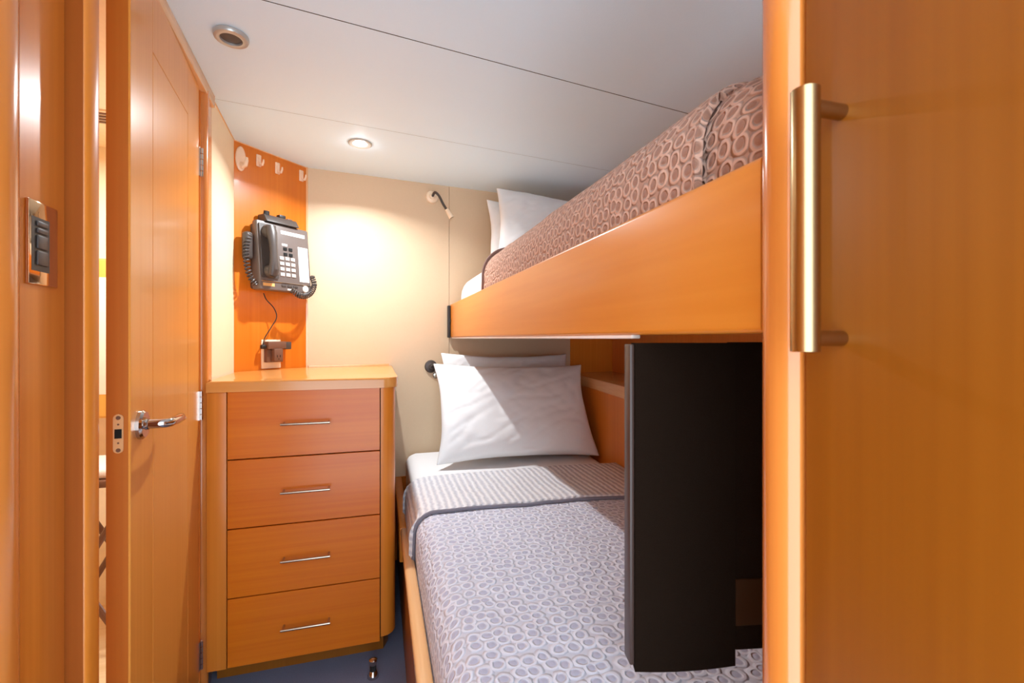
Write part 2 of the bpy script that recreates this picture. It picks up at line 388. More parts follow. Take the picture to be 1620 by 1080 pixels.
lo = [bm.verts.new((W-.0005, -T/2+x, z)) for x, z in pl]; hi = [bm.verts.new((W+.0012, -T/2+x, z)) for x, z in pl]
bm.faces.new(hi); bm.faces.new(lo[::-1])
for i in range(len(pl)): bm.faces.new((lo[i], lo[(i+1)%len(pl)], hi[(i+1)%len(pl)], hi[i]))
lp = obj('latch_plate', bm, M['plate'], door, label='pale brass latch plate on the door edge')
bm = B(); box(bm, W+.0008, W+.0022, -T/2-.0055, -T/2+.0055, .956, .974); obj('latch_bolt', bm, M['blackhole'], lp)
for z, r in ((.996,.0042),(.983,.002),(.947,.002),(.933,.0042)):
    bm = B(); lathe(bm, [(0,0),(r,0),(r*.7,.0012),(0,.0012)], (W+.0010, -T/2, z), (1,0,0), 12); obj('screw', bm, M['brownpl'], lp)
for z in (1.70, .94, .16):
    bm = B(); box(bm, -.014, .006, .0, .0025, z-.045, z+.045)
    for k in range(5): tube(bm, [(-.006,.005,z-.045+.018*k+.001),(-.006,.005,z-.045+.018*(k+1)-.001)], .005, 10)
    obj('hinge', bm, M['chrome'], door)

# ------------------------------------------------------------------ light switch on the near left wall
sa = math.atan2(lw(.86)-lw(.785), .075)
sroot = thing('light_switch', 'polished copper switch plate with dark keypad on the left wall', 'light switch', (lw(.8225)+.0005, .8225, 1.285), -sa)
bm = B(); box(bm, 0, .005, -.037, .033, -.059, .059, .0015); obj('plate', bm, M['copper'], sroot)
bm = B(); box(bm, .0045, .0054, -.0315, .0105, -.040, .036); pnl = obj('keypad', bm, M['black'], sroot)
for a, b in ((.024,.031),(.014,.021),(-.008,.011),(-.031,-.011)):
    bm = B(); box(bm, .005, .0075, -.021, .004, a, b, .001); obj('button', bm, M['phone_d'], pnl)

# ------------------------------------------------------------------ passage furniture glimpsed through the gap
cr = thing('wall_cabinet', 'honey coloured wooden cabinet seen through the door gap', 'cabinet', (-1.16, 2.377, 0))
bm = B(); box(bm, -.28, .28, -.10, 0, .82, 1.48, .003); obj('body', bm, M['passage_wood'], cr)
for x in (-.14, .14):
    bm = B(); box(bm, x-.135, x+.135, -.118, -.101, .83, 1.47, .002); d = obj('cabinet_door', bm, M['passage_wood'], cr)
    bm = B(); box(bm, x-.09, x+.09, -.1195, -.1175, .92, 1.40, .001); obj('inset', bm, M['glassy'], d)
    bm = B(); tube(bm, [(x*.15,-.119,.84),(x*.15,-.135,.85),(x*.15,-.135,.90),(x*.15,-.119,.91)], .004, 8); obj('pull', bm, M['chrome'], d)
st = thing('folding_stool', 'folding stool with dark crossed legs glimpsed beyond the door gap', 'stool', (-1.03, 2.1, 0))
bm = B(); box(bm, -.19, .19, -.15, .15, .62, .645, .004); obj('seat', bm, M['brownpl'], st)
bm = B(); box(bm, -.17, .17, -.13, .13, .646, .68, .012, 3); obj('cushion', bm, M['white'], st)
for y in (-.12, .12):
    for sgn in (-1, 1):
        bm = B(); tube(bm, [(-.17*sgn, y+.012*sgn, .005),(.17*sgn, y+.012*sgn, .615)], .011, 10); obj('leg', bm, M['brownpl'], st)
vr = thing('ceiling_vent', 'slim louvred air vent in the passage ceiling beyond the door', 'vent', (-1.0, 2.05, ZC))
bm = B(); box(bm, -.16, .16, -.06, .06, -.006, 0, .002); obj('frame', bm, M['ivory'], vr)
for k in range(4):
    bm = B(); box(bm, -.14, .14, -.045+.026*k, -.033+.026*k, -.0095, -.005); obj('slat', bm, M['brownpl'], vr)

# ------------------------------------------------------------------ dresser
FX0, FX1, FY = -.475, .0017, 1.671
dr = thing('dresser', 'tall cherry wood dresser with four drawers and rounded corner', 'dresser', (-.24, 2.0, 0))
def dp(p): return [(x+.24, y-2.0) for x, y in p]
bm = B(); prism(bm, dp([(-.532,FY+.019),(.0,FY+.019),(.050,1.73),(.050,fw(.05)-.006),(-.337,2.382),(-.575,2.132),(-.546,1.775),(-.534,1.768)]), .085, .974); obj('carcass', bm, M['wood_dark'], dr)
bm = B(); prism(bm, dp([(-.528,1.755),(.012,1.755),(.03,1.80),(.03,2.40),(-.33,2.37),(-.56,2.12),(-.528,1.78)]), 0, .0845); obj('plinth', bm, M['wood_dark'], dr)
bm = B(); prism(bm, dp([(-.532,FY),(FX0-.0018,FY),(FX0-.0018,FY+.0185),(-.532,FY+.0185)]), .08, .975, bev=.001); obj('stile', bm, M['wood_v'], dr)
bm = B(); prism(bm, dp([(FX1+.0018,FY+.03),(FX1+.0018,FY),(FX1+.006,FY)]+arc(FX1+.006,FY+.05,.046,-80,0,10,ry=.05)+[(.0535,1.80),(.045,1.80)]), .098, .975, bev=0)
obj('corner_column', bm, M['wood_v'], dr)
bm = B()
top = [(-.5325,FY-.006),(.012,FY-.006)]+arc(.012,FY+.044,.050,-75,0,8,ry=.05)+[(.062,fw(.062)-.004),(-.338,2.386),(-.577,2.134),(-.548,1.772),(-.5325,1.768)]
prism(bm, dp(top), .976, 1.011, topbev=.008, seg=3); obj('countertop', bm, M['wood_top'], dr)
bm = B(); prism(bm, dp([(-.33,2.386),(.045,fw(.045)-.010),(.045,fw(.045)-.002),(-.333,2.391)]), 1.0112, 1.019, topbev=.002); obj('back_bead', bm, M['wood_pale'], dr)
bm = B(); box(bm, FX0+.24-.001, FX1+.24+.001, FY-2.0+.017, FY-2.0+.0188, .082, .975); obj('gap_shade_sheet', bm, M['gap'], dr)  # dark sheet added to paint shade into the drawer gaps
for k in range(4):
    za, zb_ = .08+.225*k+.002, .08+.225*(k+1)-.002
    bm = B(); box(bm, FX0+.24+.0014, FX1+.24-.0014, FY-2.0, FY-2.0+.0165, za, zb_, .0008, 1)
    d = obj('drawer', bm, M['wood_h'], dr)
    zc = (za+zb_)/2; xc = (FX0+FX1)/2+.24; y0 = FY-2.0
    bm = B()
    tube(bm, [(xc-.076,y0-.030,zc),(xc+.076,y0-.030,zc)], .0042, 12)
    for sx_ in (-1, 1): tube(bm, [(xc+.070*sx_,y0-.0002,zc),(xc+.070*sx_,y0-.030,zc)], .0036, 10)
    obj('handle', bm, M['steel'], d, label='slim steel bar handle')

# ------------------------------------------------------------------ lower berth
bd = thing('lower_bunk', 'lower wooden bunk frame with pale side rail along the carpet', 'bed', (.6, 1.4, 0))
def bp_(p): return [(x-.6, y-1.4) for x, y in p]
bm = B(); prism(bm, bp_([(.086,.37),(.1075,.37),(.1075,2.434),(.086,2.434)]), 0, .405); obj('side_panel', bm, M['wood_dark'], bd)
bm = B(); box(bm, .074-.6, .109-.6, .37-1.4, 1.77-1.4, .405, .434, .009, 3); obj('side_rail', bm, M['wood_pale_y'], bd)
bm = B(); box(bm, 0.071-.6, .1095-.6, 1.772-1.4, 2.430-1.4, .300, .432, .006, 2); obj('end_block', bm, M['wood_v'], bd)
bm = B(); prism(bm, bp_([(.118,.40),(rw(.40)-.01,.40),(rw(2.42)-.01,2.42),(.118,2.42)]), .10, .25); obj('platform', bm, M['wood_dark'], bd)

def berth_profile(x0, x1, zlow, ztop, rad, s, bulge=.006):
    """cross-section of a made bed, s from 0 (low on the outer side) to 1 (inner side)"""
    side = max(0.001, ztop-rad-zlow); q = rad*math.pi/2; flat = x1-x0-rad; tot = side+q+flat
    L = s*tot
    if L < side: return (x0 - bulge*math.sin(math.pi*L/side)*.2, zlow+L)
    L -= side
    if L < q:
        a = L/rad; return (x0+rad-rad*math.cos(a), ztop-rad+rad*math.sin(a))
    L -= q
    return (x0+rad+L, ztop + bulge*math.sin(math.pi*L/flat))
def berth_mesh(x0, rwf, y0, y1, zlow, ztop, rad, ny, amp, seed, off=0, nx=60, thick=.02, y0f=None, y1f=None, sfrom=0, xin=0, fold=0):
    bm = B()
    def fn(s, t):
        ss = sfrom+(1-sfrom)*s
        ya = y0f(s) if y0f else y0; yb = y1f(s) if y1f else y1
        y = ya+(yb-ya)*t
        x1 = rwf(y)-xin
        x, z = berth_profile(x0-off, x1, zlow, ztop+off, rad+off, ss)
        a = amp*(nz(x+seed, y, seed, 5)+.5*nz(x, y+seed, seed, 13))
        if fold:                                        # rolled edges of a folded-over band
            e = min((y-ya), (yb-y)); e = max(0, min(1, e/.012)); a -= (1-math.sqrt(e*(2-e)))*fold
        u_ = 1 if ss > .35 else .4
        return (x-abs(a)*(1-u_)*(0 if z < .45 else 1), y, z+a*u_)
    sheet(bm, fn, nx, ny, -thick if False else thick)
    return bm
mt = thing('mattress', 'white sheeted mattress on the lower bunk', 'mattress', (0, 0, .25))
def mattress(x0, y0, y1, z0, z1, rwf, root, rad=.05):
    bm = B(); prism(bm, [(x0,y0),(rwf(y0)-.008,y0),(rwf(y1)-.008,y1),(x0,y1)], z0, z1)
    es = [e for e in bm.edges]
    bmesh.ops.bevel(bm, geom=es, offset=rad, segments=6, affect='EDGES', profile=.5)
    bmesh.ops.translate(bm, verts=bm.verts, vec=(0,0,-root.location.z))
    return bm
obj('fitted_sheet', mattress(.128, .40, 2.425, .251, .560, rw, mt), M['white'], mt)

q = berth_mesh(.1125, rw, .39, 1.56, .37, .577, .065, 80, .006, 3.1, nx=70, thick=.012, xin=.006)
bmesh.ops.translate(q, verts=q.verts, vec=(0,0,-.56))
ql = thing('quilt', 'grey ring patterned quilt spread over the lower bunk', 'quilt', (0, 0, .56))
obj('cover', q, M['quilt'], ql)
yb0 = lambda s: 1.515 - .085*s
yb1 = lambda s: 1.885 - .035*s
q = berth_mesh(.1125, rw, 0, 0, .37, .577, .065, 40, .006, 3.1, off=.014, nx=90, thick=.012, y0f=yb0, y1f=yb1, xin=.006, fold=.012)
bmesh.ops.translate(q, verts=q.verts, vec=(0,0,-.56))
obj('folded_band', q, M['rib'], ql, label='ribbed reverse folded back over the quilt')
bm = B(); pts = []
for i in range(91):
    s = i/90; x, z = berth_profile(.1125-.007, rw(yb0(s))-.012, .37, .577+.006, .071, s)
    a = .006*(nz(x+3.1, yb0(s), 3.1, 5)+.5*nz(x, yb0(s)+3.1, 3.1, 13))
    pts.append((x, yb0(s)-.001, z+a-.56))
tube(bm, pts, .0062, 8); obj('binding', bm, M['pipe'], ql, label='dark grey bound edge of the fold')

# ------------------------------------------------------------------ pillows
def pillow(name, label, group, loc, w_, h_, t_, tilt, yaw, seed, m=None, lean=0, corner=.07):
    root = thing(name, label, 'pillow', loc, yaw, group)
    bm = B(); n = 44; mats = Matrix.Rotation(tilt, 3, 'X'); vt = {}
    roll = Matrix.Rotation(lean, 3, 'Y')
    def P(i, j, side):
        s = -1+2*i/n; t = -1+2*j/n
        es = (1-abs(s)**2.6); et = (1-abs(t)**2.6)
        th = (max(es,0)*max(et,0))**.52
        x = s*w_/2*(1-corner*(1-t*t)*abs(s)**3 + .01*nz(t*2, seed)); z = t*h_/2*(1-corner*1.2*(1-s*s)*abs(t)**3 + .015*nz(s*2, seed+4))
        wr = .014*nz(s*1.5+seed, t*1.5, seed, 1)+.003*nz(s*5+t*3, t*2-s*2, seed, 1.3)
        edge = min(1, 6*min(1-abs(s), 1-abs(t)))
        crease = .010*edge*max(0, .22-abs(nz((s+t)*1.3, (s-t)*4.5, seed, 1.0)))/.22*(.4+.6*max(abs(s), abs(t)))
        y = side*(t_/2*th*(1+.15*t*-1) + (wr-crease)*min(1, th*1.6))
        y += .018*nz(s*1.5, t*1.5, seed+9)*(1-th*.5)
        v = mats @ (roll @ Vector((x, y, z))); v.z += 0
        return v
    for i in range(n+1):
        for j in range(n+1):
            b = i in (0, n) or j in (0, n)
            vt[i, j, 1] = bm.verts.new(P(i, j, 1)); vt[i, j, -1] = vt[i, j, 1] if b else bm.verts.new(P(i, j, -1))
    for i in range(n):
        for j in range(n):
            for sd in (1, -1):
                try: bm.faces.new([vt[a, b, sd] for a, b in ((i,j),(i+1,j),(i+1,j+1),(i,j+1))][::sd])
                except ValueError: pass
    lowest = min(v.co.z for v in bm.verts)
    bmesh.ops.translate(bm, verts=bm.verts, vec=(0,0,-lowest))
    ob = obj('pillowcase', bm, m or M['white'], root, sharp=180)
    s = ob.modifiers.new('smooth', 'SUBSURF'); s.levels = 1; s.render_levels = 1
    return root
pillow('pillow', 'front white pillow propped up on the lower bunk, half lit', 'pillows on the lower bunk', (.645, 2.145, .567), .81, .50, .16, R(-27), R(1), 1.7, lean=R(1.5), corner=.085)
pillow('pillow', 'white pillow behind the front one on the lower bunk', 'pillows on the lower bunk', (.665, 2.335, .567), .74, .51, .09, R(-11), R(5), 5.2, lean=R(1), corner=.07)

# ------------------------------------------------------------------ upper berth
ub = thing('upper_bunk', 'upper wooden bunk with deep polished side board below the ceiling', 'bunk bed', (.7, 1.4, 1.15))
bm = B()
prof = [(x-.7, z) for x, z in arc(.374,.012,.007,180,270,4)+arc(.384,.012,.007,270,360,4)+arc(.384,.177,.007,0,90,4)+arc(.374,.177,.007,90,180,4)]
e0 = [bm.verts.new((x, .3690-1.4, z)) for x, z in prof]; e1 = [bm.verts.new((x, 2.468-1.4, z)) for x, z in prof]
bm.faces.new(e0); bm.faces.new(e1[::-1])
for i in range(len(prof)): bm.faces.new((e0[i], e0[(i+1)%len(prof)], e1[(i+1)%len(prof)], e1[i]))
obj('side_board', bm, M['wood_y'], ub)
bm = B(); prism(bm, [(.391-.7,.38-1.4),(rw(.38)-.70+.02,.38-1.4),(rw(2.44)-.68,2.45-1.4),(.391-.7,2.45-1.4)], .012, .045); obj('base_panel', bm, M['wood_dark'], ub)
bm = B(); box(bm, .371-.7, .387-.7, .62-1.4, 2.44-1.4, -.0005, .0055, .0015); obj('underside_strip', bm, M['strip'], ub, label='pale strip along the underside edge')
bm = B(); box(bm, .350-.7, .366-.7, 2.438-1.4, 2.464-1.4, .004, .176, .003); box(bm, .357-.7, .3665-.7, 2.432-1.4, 2.444-1.4, .085, .105, .002); obj('latch_bracket', bm, M['black'], ub, label='black vertical latch bracket at the wall end')
mu = thing('mattress', 'white sheeted mattress on the upper bunk', 'mattress', (0, 0, 1.195))
rwu = lambda y: rw(y)+.02
obj('fitted_sheet', mattress(.409, .45, 2.455, 1.196, 1.472, rwu, mu, .10), M['white'], mu)
qu = thing('quilt', 'ring patterned quilt, warm shade painted into its taupe, tucked over the upper bunk', 'quilt', (0, 0, 1.475))
ZUT = 1.497
def up_top(y): return ZUT
q = berth_mesh(.401, rwu, .497, 1.74, 1.25, ZUT, .105, 90, .006, 8.3, off=.006, nx=70, thick=.010, xin=.01, fold=.010)
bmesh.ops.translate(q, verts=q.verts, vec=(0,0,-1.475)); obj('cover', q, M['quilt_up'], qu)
bm = B()
def foot(s, t):
    y = .392+(.53-.392)*t
    x, z = berth_profile(.408, rwu(y)-.02, 1.25, ZUT-.004-.05*max(0, 1-t*1.6)**2, .10, s)
    return (x+.006*nz(y*20, z*9, 2), y, z+.004*nz(x*12, y*12, 5))
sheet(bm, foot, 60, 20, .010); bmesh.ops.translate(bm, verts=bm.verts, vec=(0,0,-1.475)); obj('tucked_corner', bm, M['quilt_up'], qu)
bm = B(); pts = []
for i in range(61):
    s = i/60; x, z = berth_profile(.391, rwu(1.74)-.02, 1.25, ZUT+.008, .108, s); pts.append((x, 1.745, z-1.475))
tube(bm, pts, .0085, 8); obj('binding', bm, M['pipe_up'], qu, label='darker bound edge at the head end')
pillow('pillow', 'front white pillow on the upper bunk, corner up at the ceiling', 'pillows on the upper bunk', (.865, 2.20, 1.487), .62, .43, .14, R(-24), R(2), 3.3, lean=R(6))
pillow('pillow', 'white pillow at the back of the upper bunk against the beige wall', 'pillows on the upper bunk', (.86, 2.365, 1.487), .64, .40, .11, R(-10), R(5), 7.9, lean=R(1))

# ------------------------------------------------------------------ shelf along the hull side
bm = B()
prism(bm, [(rw(.35)-.004,.35),(rw(2.55)-.004,2.55),(rw(2.60)+.295,2.585),(rw(.35)+.295,.35)], .890, .942, topbev=.004)
sh = obj('shelf', bm, M['wood_pale_y'], None); tag(sh, 'pale edged wooden shelf along the hull above the lower bunk', 'shelf')

# ------------------------------------------------------------------ television hanging over the foot of the bunk
tv = thing('television', 'black flat panel television hung over foot of lower bunk, back turned', 'television', (.6, .55, .66))
ta = math.atan2(.552-.583, .511-.358); tv.rotation_euler = (0, 0, ta)
# local x along the panel, -y towards the entry
x0, x1, xe = -.241, -.085, .20
bm = B(); pts = []
N = 12
poly = [(x0, .483)] + [(x0+(x1-x0)*i/N, -.003-.006*math.sin(math.pi*(i/N*.75+.12))) for i in range(N+1)] + [(x1, .483)]
fr = [bm.verts.new((x, .0, z)) for x, z in poly]; bk = [bm.verts.new((x+(.004 if x == x0 else 0), .028, z)) for x, z in poly]
bm.faces.new(fr); bm.faces.new(bk[::-1])
for i in range(len(poly)): bm.faces.new((fr[i], fr[(i+1)%len(poly)], bk[(i+1)%len(poly)], bk[i]))
obj('side_housing', bm, M['tv'], tv, label='black mesh textured side')
bm = B(); box(bm, x0-.0075, x0-.0002, .001, .027, .004, .481, .002); obj('edge_trim', bm, M['tv_edge'], tv, label='dark brown edge strip')
bm = B(); box(bm, x1+.0005, xe, .002, .030, .016, .484, .003); obj('back_cover', bm, M['tv'], tv)
bm = B(); box(bm, x1+.0005, xe, -.001, .003, .055, .125, .001); obj('reflection_panel', bm, M['tv_low'], tv, label='brown reflection painted low on the back')  # brown strip paints the warm glow reflected in the glossy back
bm = B(); tube(bm, [(.02,.002,.26),(.05,-.06,.26),(.03,-.12,.26)], .012, 12); box(bm, -.02, .06, -.008, .003, .22, .30, .002); obj('wall_bracket', bm, M['black'], tv)

# ------------------------------------------------------------------ wardrobe close on the right
wd = thing('wardrobe', 'brown wooden wardrobe with round corner post close on the right', 'wardrobe', (.64, -.1, 0))
def wp(p): return [(x-.64, y+.1) for x, y in p]
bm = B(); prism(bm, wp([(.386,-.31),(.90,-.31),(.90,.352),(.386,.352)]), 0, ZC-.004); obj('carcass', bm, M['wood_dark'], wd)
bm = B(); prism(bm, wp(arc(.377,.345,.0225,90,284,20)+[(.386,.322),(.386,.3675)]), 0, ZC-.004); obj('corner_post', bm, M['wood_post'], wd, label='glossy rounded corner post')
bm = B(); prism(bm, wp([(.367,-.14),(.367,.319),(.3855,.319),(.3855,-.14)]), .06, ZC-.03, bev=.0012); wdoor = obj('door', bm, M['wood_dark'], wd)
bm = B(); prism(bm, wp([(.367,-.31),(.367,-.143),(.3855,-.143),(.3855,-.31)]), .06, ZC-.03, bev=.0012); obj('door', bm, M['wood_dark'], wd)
bm = B(); tube(bm, [(.329-.64,.286+.1,1.139),(.329-.64,.286+.1,1.1395),(.329-.64,.286+.1,1.3495),(.329-.64,.286+.1,1.350)], [.0095,.0105,.0105,.0095], 24)
for z in (1.15, 1.337): tube(bm, [(.333-.64,.286+.1,z),(.3672-.64,.286+.1,z)], .0065, 16)
obj('handle', bm, M['nickel'], wdoor, label='satin bronze bar handle')

# ------------------------------------------------------------------ ceiling fittings
sp = thing('ceiling_speaker', 'round grey speaker with pale ring set in the ceiling', 'speaker', (-.389, 1.405, ZC))
bm = B(); lathe(bm, [(.030,-.001),(.043,-.001),(.0435,-.006),(.041,-.012),(.034,-.0135),(.0275,-.0125),(.0265,-.006),(.030,-.001)], (0,0,0), (0,0,1), 48); obj('ring', bm, M['greyring'], sp)
bm = B(); lathe(bm, [(0,-.0005),(.0268,-.0005),(.0268,-.007),(.018,-.0095),(0,-.0105)], (0,0,0), (0,0,1), 40); obj('grille', bm, M['speaker'], sp)
dl = thing('downlight', 'small round recessed downlight glowing in the ceiling', 'light', (DL[0], DL[1], ZC))
bm = B(); lathe(bm, [(.026,-.0005),(.048,-.0005),(.048,-.004),(.044,-.006),(.030,-.0045),(.026,-.0005)], (0,0,0), (0,0,1), 48); obj('trim_ring', bm, M['greyring'], dl)
bm = B(); lathe(bm, [(0,-.0005),(.029,-.0005),(.029,-.0035),(.015,-.005),(0,-.0055)], (0,0,0), (0,0,1), 32); obj('lens', bm, M['lens'], dl)

# ------------------------------------------------------------------ reading lamps on the far wall
def reading_lamp(x, z, label, path, head, mr=None, mh=None):
    r = thing('reading_lamp', label, 'lamp', (x, fw(x), z), math.atan2(.114,.9935), 'reading lamps on the far wall')
    bm = B(); lathe(bm, [(0,0),(.033,0),(.034,.003),(.030,.012),(.017,.016),(.014,.022),(0,.023)], (0,-.0004,0), (0,-1,0), 32); obj('wall_rose', bm, mr or M['ivory'], r)
    bm = B()
    n = 60; pv = [Vector(p) for p in path]; pts = []
    for i in range(n+1):
        t = i/n*(len(pv)-1); k = min(int(t), len(pv)-2); f = t-k
        p0, p1, p2, p3 = pv[max(k-1,0)], pv[k], pv[k+1], pv[min(k+2,len(pv)-1)]
        pts.append(.5*((2*p1)+(p2-p0)*f+(2*p0-5*p1+4*p2-p3)*f*f+(3*p1-p0-3*p2+p3)*f**3))
    tube(bm, pts, [.0070 if i % 2 else .0060 for i in range(n+1)], 12); obj('gooseneck', bm, M['phone_d'], r)
    d = (pv[-1]-pv[-2]).normalized(); bm = B()
    lathe(bm, [(0,-.004),(.0095,-.004),(.0115,.010),(.0135,.040),(.0145,.046),(.012,.047)], pv[-1], head or d, 24); hd = obj('lamp_head', bm, mh or M['ivory'], r)
    bm = B(); lathe(bm, [(0,.0435),(.0122,.0435),(.0122,.0462),(.006,.0472),(0,.0475)], pv[-1], head or d, 24); obj('bulb_cap', bm, M['steel'], hd)
    return r
reading_lamp(.267, 1.905, 'slim gooseneck reading lamp high on the beige wall by the seam', [(0,-.018,0),(.006,-.05,.012),(.022,-.072,-.010),(.040,-.085,-.052),(.060,-.09,-.085)], None)
lr = reading_lamp(.262, 1.0, 'reading lamp low on the beige wall beside the lower pillow', [(0,-.018,0),(.010,-.045,.012),(.016,-.062,-.004),(.010,-.058,-.035)], (-.15,-.9,-.12), M['phone_d'], M['phone_d'])

# ------------------------------------------------------------------ coat hooks on the slanting panel
CA = math.atan2(.251, .243)
def on_corner(s, z, out=0):                              # s metres along the panel from its left edge
    return (L2[0]+.243/.349*s+nx*out, L2[1]+.251/.349*s+ny*out, z)
hr = thing('coat_hook', 'large oval white hook leftmost of four under the ceiling', 'hook', on_corner(.026, 1.905, .0003), CA, 'hooks on the slanting panel')
bm = B(); n = 28
f1 = [bm.verts.new((.021*math.cos(2*math.pi*k/n), 0, .052*math.sin(2*math.pi*k/n))) for k in range(n)]
f2 = [bm.verts.new((.021*math.cos(2*math.pi*k/n), -.006, .052*math.sin(2*math.pi*k/n))) for k in range(n)]
f3 = [bm.verts.new((.017*math.cos(2*math.pi*k/n), -.009, .047*math.sin(2*math.pi*k/n))) for k in range(n)]
bm.faces.new(f1); bm.faces.new(f3)
for a, b in ((f1,f2),(f2,f3)):
    for k in range(n): bm.faces.new((a[k], a[(k+1)%n], b[(k+1)%n], b[k]))
obj('back_plate', bm, M['hook'], hr)
bm = B(); tube(bm, [(0,-.006,-.020),(.002,-.018,-.034),(.006,-.026,-.030),(.009,-.030,-.010),(.010,-.030,.004)], [.009,.009,.0085,.008,.005], 12); obj('prong', bm, M['hook'], hr)
for s, z, lab in ((.106,1.925,'small pale hook next to the large oval hook'), (.195,1.921,'small pale hook, middle one of the three small hooks'), (.318,1.926,'small pale hook nearest the beige wall corner')):
    h = thing('coat_hook', lab, 'hook', on_corner(s, z, .0003), CA, 'hooks on the slanting panel')
    bm = B(); box(bm, -.011, .011, -.004, 0, -.026, .026, .0035, 3); obj('back_plate', bm, M['hook'], h)
    bm = B(); tube(bm, [(0,-.003,.012),(0,-.007,-.008),(.001,-.014,-.022),(.002,-.024,-.022),(.003,-.030,-.010),(.003,-.031,.001)], [.005,.005,.005,.005,.0045,.003], 10); obj('prong', bm, M['hook'], h)

# ------------------------------------------------------------------ wall phone
ph = thing('telephone', 'charcoal desk telephone mounted on the slanting wood panel', 'telephone', on_corner(.183, 1.503), CA); ph.scale = (1.1, .86, 1.12)
WPH, HPH = .235, .285
bm = B()                                                 # wedge base, thicker towards the bottom
def wedge(bm, x0, x1, z0, z1, d0, d1, y0=0, bev=.006):
    vs = [bm.verts.new(p) for p in ((x0,y0,z0),(x1,y0,z0),(x1,-d0,z0),(x0,-d0,z0),(x0,y0,z1),(x1,y0,z1),(x1,-d1,z1),(x0,-d1,z1))]
    fs = [bm.faces.new([vs[i] for i in q]) for q in ((0,1,2,3),(7,6,5,4),(0,4,5,1),(1,5,6,2),(2,6,7,3),(3,7,4,0))]
    if bev: bmesh.ops.bevel(bm, geom=list({e for f in fs for e in f.edges}), offset=bev, segments=2, affect='EDGES', profile=.5)
wedge(bm, -.105, .112, -.125, .125, .040, .030, -.0004); obj('wall_base', bm, M['phone_d'], ph)
D0, D1 = .098, .066                                      # face depth bottom / top
def fy(z): return -(D0 + (D1-D0)*(z+.13)/.265)
bm = B(); wedge(bm, -.112, .118, -.130, .135, D0, D1, -.030, .007); body = obj('body', bm, M['phone'], ph)
bm = B(); box(bm, -.105, -.035, -.128, -.06, -.085, .125, .004)
for v in bm.verts: v.co.y = fy(v.co.z) + (v.co.y+.06)*.10 - .001
obj('cradle', bm, M['phone_d'], ph)
bm = B()                                                 # handset: two cups and a grip
hp = [(-.072, fy(.095)-.030, .108), (-.072, fy(.095)-.040, .085), (-.072, fy(.05)-.044, .05), (-.072, fy(.02)-.046, .015), (-.072, fy(-.02)-.044, -.022), (-.072, fy(-.06)-.040, -.052), (-.072, fy(-.07)-.030, -.072)]
tube(bm, hp, [.019,.021,.0165,.0155,.0165,.021,.019], 16)
for z in (.093, -.060): lathe(bm, [(0,-.034),(.021,-.034),(.026,-.022),(.0265,-.002),(0,-.001)], (-.072, fy(z), z), (0,1,0), 24)
hs = obj('handset', bm, M['phone_d'], ph)
def face_box(bm, x0, x1, z0, z1, h, bev=.001):
    vs0 = set(bm.verts); box(bm, x0, x1, -h, .0005, z0, z1, bev, 1)
    for v in bm.verts:
        if v not in vs0: v.co.y += fy(v.co.z)
bm = B(); face_box(bm, -.012, .098, .098, .112, .001, 0); obj('name_strip', bm, M['paper'], ph)
bm = B(); face_box(bm, .062, .108, -.085, .058, .0012, 0); sdl = obj('speed_dial_label', bm, M['paper'], ph)
bm = B()
for k in range(10):
    for j in (0, 1): face_box(bm, .066+.021*j, .083+.021*j, -.079+.0135*k, -.0775+.0135*k, .0018, 0)
obj('printed_line', bm, M['phone'], sdl)
bm = B(); face_box(bm, -.010, .014, .052, .060, .001, 0); obj('key_label', bm, M['paper'], ph)
for r_ in range(2):
    for c_ in range(2):
        bm = B(); face_box(bm, -.005+.024*c_, .011+.024*c_, .034-.022*r_, .046-.022*r_, .004); obj('function_key', bm, M['blackhole'], ph)
for r_ in range(4):
    for c_ in range(3):
        bm = B(); face_box(bm, -.024+.025*c_, -.006+.025*c_, -.006-.0215*r_, .007-.0215*r_, .004); obj('number_key', bm, M['key'], ph)
bm = B(); face_box(bm, -.107, .112, -.099, -.096, .004, .0008); obj('face_ridge', bm, M['steel'], ph)
bm = B(); face_box(bm, -.100, -.052, -.116, -.104, .0012, 0); obj('amber_label', bm, M['amber'], ph, label='amber strip at the lower left')
for k in range(3):
    bm = B(); face_box(bm, -.022+.026*k, -.002+.026*k, -.113, -.104, .004); obj('feature_key', bm, M['phone_d'], ph)
bm = B(); face_box(bm, .002, .02, -.126, -.119, .004); obj('feature_key', bm, M['key'], ph)
bm = B(); lathe(bm, [(0,.0005),(.014,.0005),(.014,.004),(.011,.006),(0,.006)], (.086, fy(-.114), -.114), (0,-1,0), 20); obj('speaker_dial', bm, M['key'], ph)
def coil(bm, pts, rc, turns, rw_, samples=10):
    pv = [Vector(p) for p in pts]; n = turns*samples; out = []
    def cr_(t):
        t = t*(len(pv)-1); k = min(int(t), len(pv)-2); f = t-k
        p0, p1, p2, p3 = pv[max(k-1,0)], pv[k], pv[k+1], pv[min(k+2,len(pv)-1)]
        return .5*((2*p1)+(p2-p0)*f+(2*p0-5*p1+4*p2-p3)*f*f+(3*p1-p0-3*p2+p3)*f**3)
    for i in range(n+1):
        t = i/n; p = cr_(t); d = (cr_(min(1,t+.01))-cr_(max(0,t-.01))); x, y = frame_of(d)
        a = 2*math.pi*i/samples; out.append(p+(x*math.cos(a)+y*math.sin(a))*rc)
    tube(bm, out, rw_, 6)
bm = B(); coil(bm, [(-.130,-.050,.075),(-.145,-.055,.03),(-.148,-.06,-.02),(-.140,-.065,-.075),(-.118,-.070,-.115)], .010, 17, .0028); obj('coiled_cord', bm, M['phone_d'], ph)
